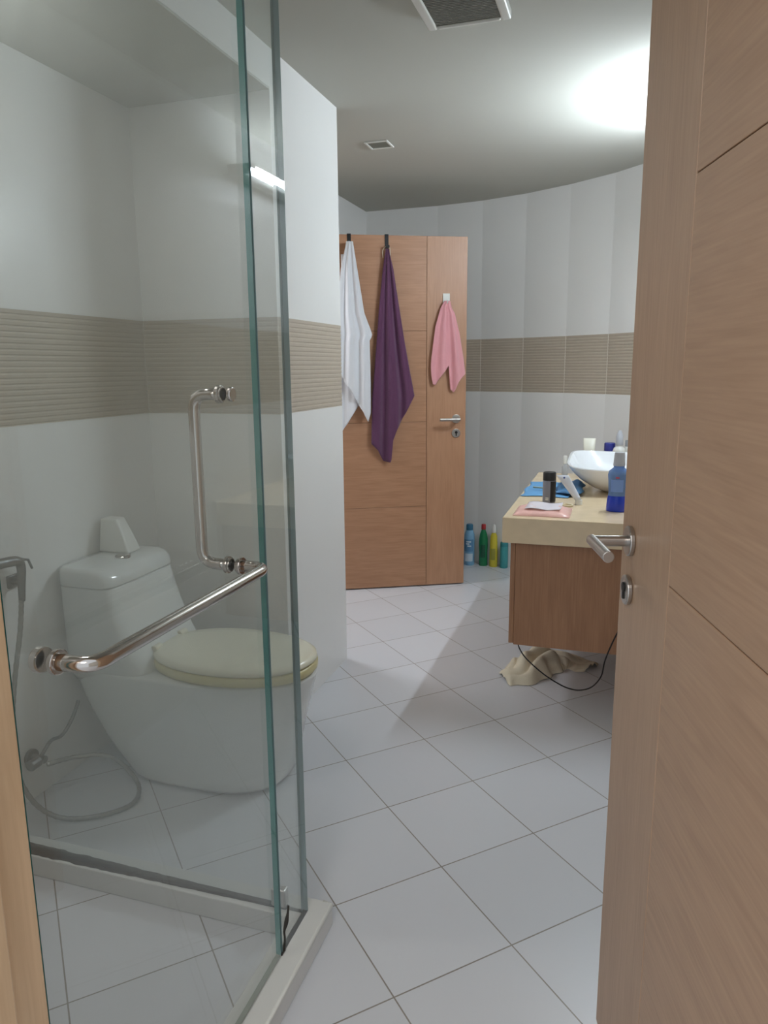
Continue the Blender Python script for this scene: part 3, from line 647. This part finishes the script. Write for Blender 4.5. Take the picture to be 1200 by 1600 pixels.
for k, (a0, a1, z) in enumerate(((-115, -62, 0.165), (-118, -80, 0.150), (-100, -60, 0.135))): band_label('lettering', 0.0370, z, z+0.007, a0, a1, mat('lettering_white', (226, 234, 238), rough=0.4), t, n=6)
M_GREEN = mat('green_bottle', (26, 122, 76), rough=0.3)
t = thing('cleaner_bottle', 'green cleaner bottle with red cap, second from the far door', 'bottle', (-0.858, 4.905, 0), G)
bottle_part('body', [(0.027, 0), (0.030, 0.005), (0.028, 0.09), (0.031, 0.15), (0.030, 0.19), (0.024, 0.225), (0.014, 0.250), (0.013, 0.256)], M_GREEN, t, sy=0.75)
bottle_part('cap', [(0.0155, 0.256), (0.0150, 0.288), (0.012, 0.292), (0, 0.292)], mat('red_cap', (158, 38, 42), rough=0.4), t)
band_label('label', 0.0302, 0.06, 0.15, -120, -55, mat('label_darkgreen', (20, 84, 62), rough=0.4), t, sy=0.75)
M_YEL = mat('yellow_bottle', (206, 190, 62), rough=0.3)
t = thing('cleaner_bottle', 'yellow cleaner bottle with white nozzle cap between the green and teal bottles', 'bottle', (-0.785, 4.895, 0), G)
bottle_part('body', [(0.026, 0), (0.029, 0.005), (0.027, 0.10), (0.026, 0.17), (0.023, 0.215), (0.014, 0.236), (0.013, 0.240)], M_YEL, t, sy=0.75)
bottle_part('cap', [(0.016, 0.240), (0.0155, 0.262), (0.013, 0.282), (0.007, 0.296), (0, 0.297)], M_WHITEP, t)
band_label('label', 0.0283, 0.05, 0.13, -125, -60, mat('label_olive', (150, 146, 60), rough=0.4), t, sy=0.75)
t = thing('cleaner_bottle', 'short teal tub bottle half hidden behind the vanity cabinet', 'bottle', (-0.712, 4.885, 0), G)
bottle_part('body', [(0.025, 0), (0.028, 0.004), (0.027, 0.150)], mat('teal_bottle', (70, 158, 160), rough=0.35), t)
bottle_part('cap', [(0.0275, 0.150), (0.027, 0.172), (0.024, 0.178), (0, 0.178)], mat('teal_lid', (52, 136, 140), rough=0.35), t)

# ------------------------------------------------------------------ cloth and cable under the cabinet
bm = BM(); path = [(-0.435, 3.05), (-0.37, 3.09), (-0.315, 3.20), (-0.25, 3.30), (-0.16, 3.32), (-0.07, 3.27)]
P = smooth_path([(a, b, 0) for a, b in path], 12); rows = []; random.seed(21)
for i, c in enumerate(P):
    t_ = (P[min(i+1, len(P)-1)]-P[max(0, i-1)]).normalized(); nn = Vector((-t_.y, t_.x, 0)); s = i/(len(P)-1)
    wd = 0.055+0.050*math.sin(s*PI)**0.6+0.008*math.sin(i*0.7); row = []
    for j in range(29):
        v = j/28*2-1; hh = (1-abs(v)**3)*(0.014+0.075*math.sin(min(1, s*1.25)*PI)**1.2+0.010*math.sin(i*0.45))
        rd = abs(math.sin(v*4.2+i*0.05+1.1*math.sin(i*0.17)))**0.6
        z = 0.002+max(0, hh*(0.42+0.62*rd))
        row.append((c.x+nn.x*v*wd, c.y+nn.y*v*wd, z))
    rows.append(row)
V = [[bm.verts.new(c) for c in rr] for rr in rows]
for a, b in zip(V, V[1:]):
    for j in range(28): bm.faces.new((a[j], a[j+1], b[j+1], b[j]))
for f in bm.faces: f.normal_update()
tag(obj('floor_cloth', bm, M_BEIGEFAB, smooth=True, solid=0.002, off=1.0, sub=1), 'crumpled beige cloth on the floor under the vanity cabinet', 'cloth')
bm = BM(); tube(bm, smooth_path([(-0.352, 2.86, 0.254), (-0.345, 2.86, 0.225), (-0.315, 2.87, 0.178), (-0.25, 2.91, 0.105), (-0.185, 2.96, 0.045), (-0.142, 2.99, 0.018), (-0.10, 2.96, 0.032), (-0.055, 2.91, 0.075), (-0.022, 2.85, 0.150), (-0.010, 2.81, 0.235), (0.022, 2.80, 0.335), (0.06, 2.80, 0.42), (0.10, 2.79, 0.50)], 8), 0.0028, 8)
tag(obj('power_cable', bm, M_BLACK, smooth=True), 'thin black cable drooping below the vanity cabinet', 'cable')

# ------------------------------------------------------------------ towels and hooks on the far door
def on_door(o): o.location = (E2[0], E2[1], 0); o.rotation_euler = (0, 0, rz2); return o
def towel(name, m, zt, L, R, bottom, base, amp, folds, label, ns=46, nt=60, ph=0.0, depth_edge=0.0, th=0.004):
    """hanging cloth gathered at the top; L, R: (z, u) outlines; bottom: (s, z) hem"""
    def itp(tab, x):
        tab = sorted(tab)
        if x <= tab[0][0]: return tab[0][1]
        for (a, b), (c, d) in zip(tab, tab[1:]):
            if x <= c: return b+(d-b)*(x-a)/(c-a)
        return tab[-1][1]
    bm = BM(); V = []
    for i in range(ns+1):
        s = i/ns; zb_ = itp(bottom, s); row = []
        for j in range(nt+1):
            q = j/nt; z = zt+(zb_-zt)*q; uL, uR = itp(L, z), itp(R, z)
            wd = abs(uR-uL); u = uL+(uR-uL)*s
            f = math.sin(s*folds*PI+ph+0.5*math.sin(q*2.2+s*3))+0.45*math.sin(s*folds*1.9*PI+1.7+ph+q)
            open_ = min(1, 0.25+q*1.3)
            v = base+amp*(0.9+0.6*f*open_)*(0.55+0.45*math.sin(PI*min(1, max(0, s)))**0.5)
            row.append(bm.verts.new((u, v, z)))
        V.append(row)
    for i in range(ns):
        for j in range(nt): bm.faces.new((V[i][j], V[i][j+1], V[i+1][j+1], V[i+1][j]))
    bm.normal_update()
    o = obj(name, bm, m, smooth=True, solid=th, off=0.0); on_door(o); return tag(o, label, 'towel')
towel('bath_towel', M_PURPFAB, 2.012, [(2.0, 0.486), (1.906, 0.503), (1.693, 0.527), (1.476, 0.546), (1.181, 0.574), (0.9, 0.582)],
      [(2.0, 0.468), (1.907, 0.445), (1.694, 0.412), (1.512, 0.383), (1.346, 0.353), (1.185, 0.322), (0.8, 0.322)],
      [(0, 0.905), (0.15, 0.865), (0.28, 0.80), (0.45, 0.79), (0.50, 0.925), (0.58, 0.985), (0.80, 1.085), (1, 1.185)], 0.012, 0.020, 5, 'aubergine purple bath towel hanging from a black hook over the far door')
# white towel: front fold and the longer layer behind it make one towel
wt = towel('bath_towel', M_WHITEFAB, 2.046, [(2.04, 0.712), (1.9, 0.745), (1.6, 0.775), (1.2, 0.80)],
      [(2.04, 0.676), (1.834, 0.644), (1.657, 0.617), (1.56, 0.580), (1.531, 0.572), (1.505, 0.588), (1.256, 0.585), (1.0, 0.588)],
      [(0, 1.36), (0.24, 1.285), (0.5, 1.20), (0.78, 1.10), (0.93, 1.035), (1, 1.09)], 0.030, 0.018, 5, 'white bath towel hanging from a black hook, leftmost on the far door', ph=0.8)
bk = towel('back_layer', M_WHITEFAB, 1.98, [(1.9, 0.74), (1.4, 0.80), (1.0, 0.80)], [(1.9, 0.68), (1.6, 0.64), (1.2, 0.628), (1.0, 0.640)],
      [(0, 1.02), (0.30, 0.985), (0.5, 1.03), (0.8, 1.115), (1, 1.16)], 0.008, 0.010, 4, None)
for k in ('label', 'category'):
    if k in bk: del bk[k]
bk.parent = wt; bk.location = (0, 0, 0); bk.rotation_euler = (0, 0, 0)
pt = towel('hand_towel', M_PINKFAB, 1.728, [(1.728, 0.142), (1.687, 0.165), (1.585, 0.195), (1.401, 0.219), (1.30, 0.225), (1.0, 0.21)],
      [(1.728, 0.108), (1.688, 0.098), (1.659, 0.080), (1.549, 0.050), (1.40, 0.022), (1.30, 0.009)],
      [(0, 1.352), (0.06, 1.25), (0.14, 1.245), (0.30, 1.30), (0.48, 1.345), (0.52, 1.36), (0.56, 1.22), (0.66, 1.20), (0.78, 1.26), (0.9, 1.29), (1, 1.31)], 0.014, 0.017, 5, 'small pink towel hanging from a white hook above the far door lever', ph=2.2, th=0.003)
bm = BM()
for (u, zlo, lb) in ((0.693, 2.035, 'black over-door hook holding the white towel'), (0.477, 2.020, 'black over-door hook holding the purple towel')):
    b_ = BM(); box(b_, u-0.0105, u+0.0105, 0.0005, 0.004, zlo, 2.0935); box(b_, u-0.0105, u+0.0105, -0.044, 0.004, 2.0905, 2.0945); box(b_, u-0.0105, u+0.0105, -0.0445, -0.0405, 2.03, 2.0945)
    box(b_, u-0.0105, u+0.0105, 0.004, 0.036, zlo-0.004, zlo); box(b_, u-0.0105, u+0.0105, 0.034, 0.037, zlo-0.004, zlo+0.012)
    tag(on_door(obj('over_door_hook', b_, M_BLACK)), lb, 'hook', 'over-door hooks')
b_ = BM(); tube(b_, smooth_path([(0.500, 0.010, 1.965), (0.503, 0.014, 2.00), (0.490, 0.016, 2.022), (0.477, 0.018, 2.026), (0.462, 0.016, 2.018), (0.458, 0.014, 1.99), (0.462, 0.012, 1.96)]), 0.0022, 8)
lp_ = obj('hanging_loop', b_, M_BEIGEFAB, smooth=True); lp_.parent = [o for o in C.objects if o.get('label', '').startswith('aubergine')][0]
bm.free()
hk = tag(on_door(empty('adhesive_hook')), 'white square stick-on hook above the pink towel', 'hook')
b_ = BM(); box(b_, 0.105, 0.147, 0.0003, 0.006, 1.712, 1.772); obj('plate', b_, M_WHITEP, hk, bevel=0.002)
b_ = BM(); tube(b_, smooth_path([(0.126, 0.006, 1.722), (0.126, 0.030, 1.716), (0.126, 0.036, 1.735)]), 0.004, 8); obj('hook_arm', b_, M_WHITEP, hk, smooth=True)

# ------------------------------------------------------------------ ceiling fittings
ef = tag(empty('exhaust_fan', (-0.500, 2.325, ZC)), 'large square exhaust fan with grey louvred grille on the ceiling', 'exhaust fan')
b_ = BM(); o_, i_ = 0.128, 0.098
for (x0, x1, y0, y1) in ((-o_, -i_, -o_, o_), (i_, o_, -o_, o_), (-i_, i_, -o_, -i_), (-i_, i_, i_+0.012, o_)): box(b_, x0, x1, y0, y1, -0.030, -0.0005)
obj('frame', b_, M_WHITEP, ef, bevel=0.007, seg=3)
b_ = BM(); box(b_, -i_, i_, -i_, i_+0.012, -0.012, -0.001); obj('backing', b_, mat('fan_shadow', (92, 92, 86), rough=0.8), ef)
b_ = BM()
for k in range(22):
    yy = -i_+0.005+k*0.0094; box(b_, -i_, i_, yy, yy+0.005, -0.026, -0.012)
obj('grille', b_, M_VENTGREY, ef)
sl = tag(empty('ceiling_downlight', (-1.25, 1.27, 2.268)), 'unseen square downlight added in the low soffit to brighten the shower', 'downlight')
b_ = BM(); o_, i_ = 0.058, 0.047
for (x0, x1, y0, y1) in ((-o_, -i_, -o_, o_), (i_, o_, -o_, o_), (-i_, i_, -o_, -i_), (-i_, i_, i_, o_)): box(b_, x0, x1, y0, y1, -0.007, -0.0005)
obj('frame', b_, M_WHITEP, sl, bevel=0.002)
lit = bpy.data.materials.new('lit_diffuser'); lit.use_nodes = True; b = lit.node_tree.nodes['Principled BSDF']; b.inputs['Emission Color'].default_value = (1, 0.98, 0.95, 1); b.inputs['Emission Strength'].default_value = 8.0
b_ = BM(); box(b_, -i_, i_, -i_, i_, -0.004, -0.001); obj('diffuser', b_, lit, sl)
dl = tag(empty('ceiling_downlight', (-1.168, 3.612, ZC)), 'small square unlit downlight on the ceiling beyond the pier', 'downlight')
b_ = BM(); o_, i_ = 0.058, 0.047
for (x0, x1, y0, y1) in ((-o_, -i_, -o_, o_), (i_, o_, -o_, o_), (-i_, i_, -o_, -i_), (-i_, i_, i_, o_)): box(b_, x0, x1, y0, y1, -0.007, -0.0005)
obj('frame', b_, M_WHITEP, dl, bevel=0.002)
b_ = BM(); box(b_, -i_, i_, -i_, i_, -0.004, -0.001); obj('diffuser', b_, mat('smoky_diffuser', (118, 120, 108), rough=0.3), dl)
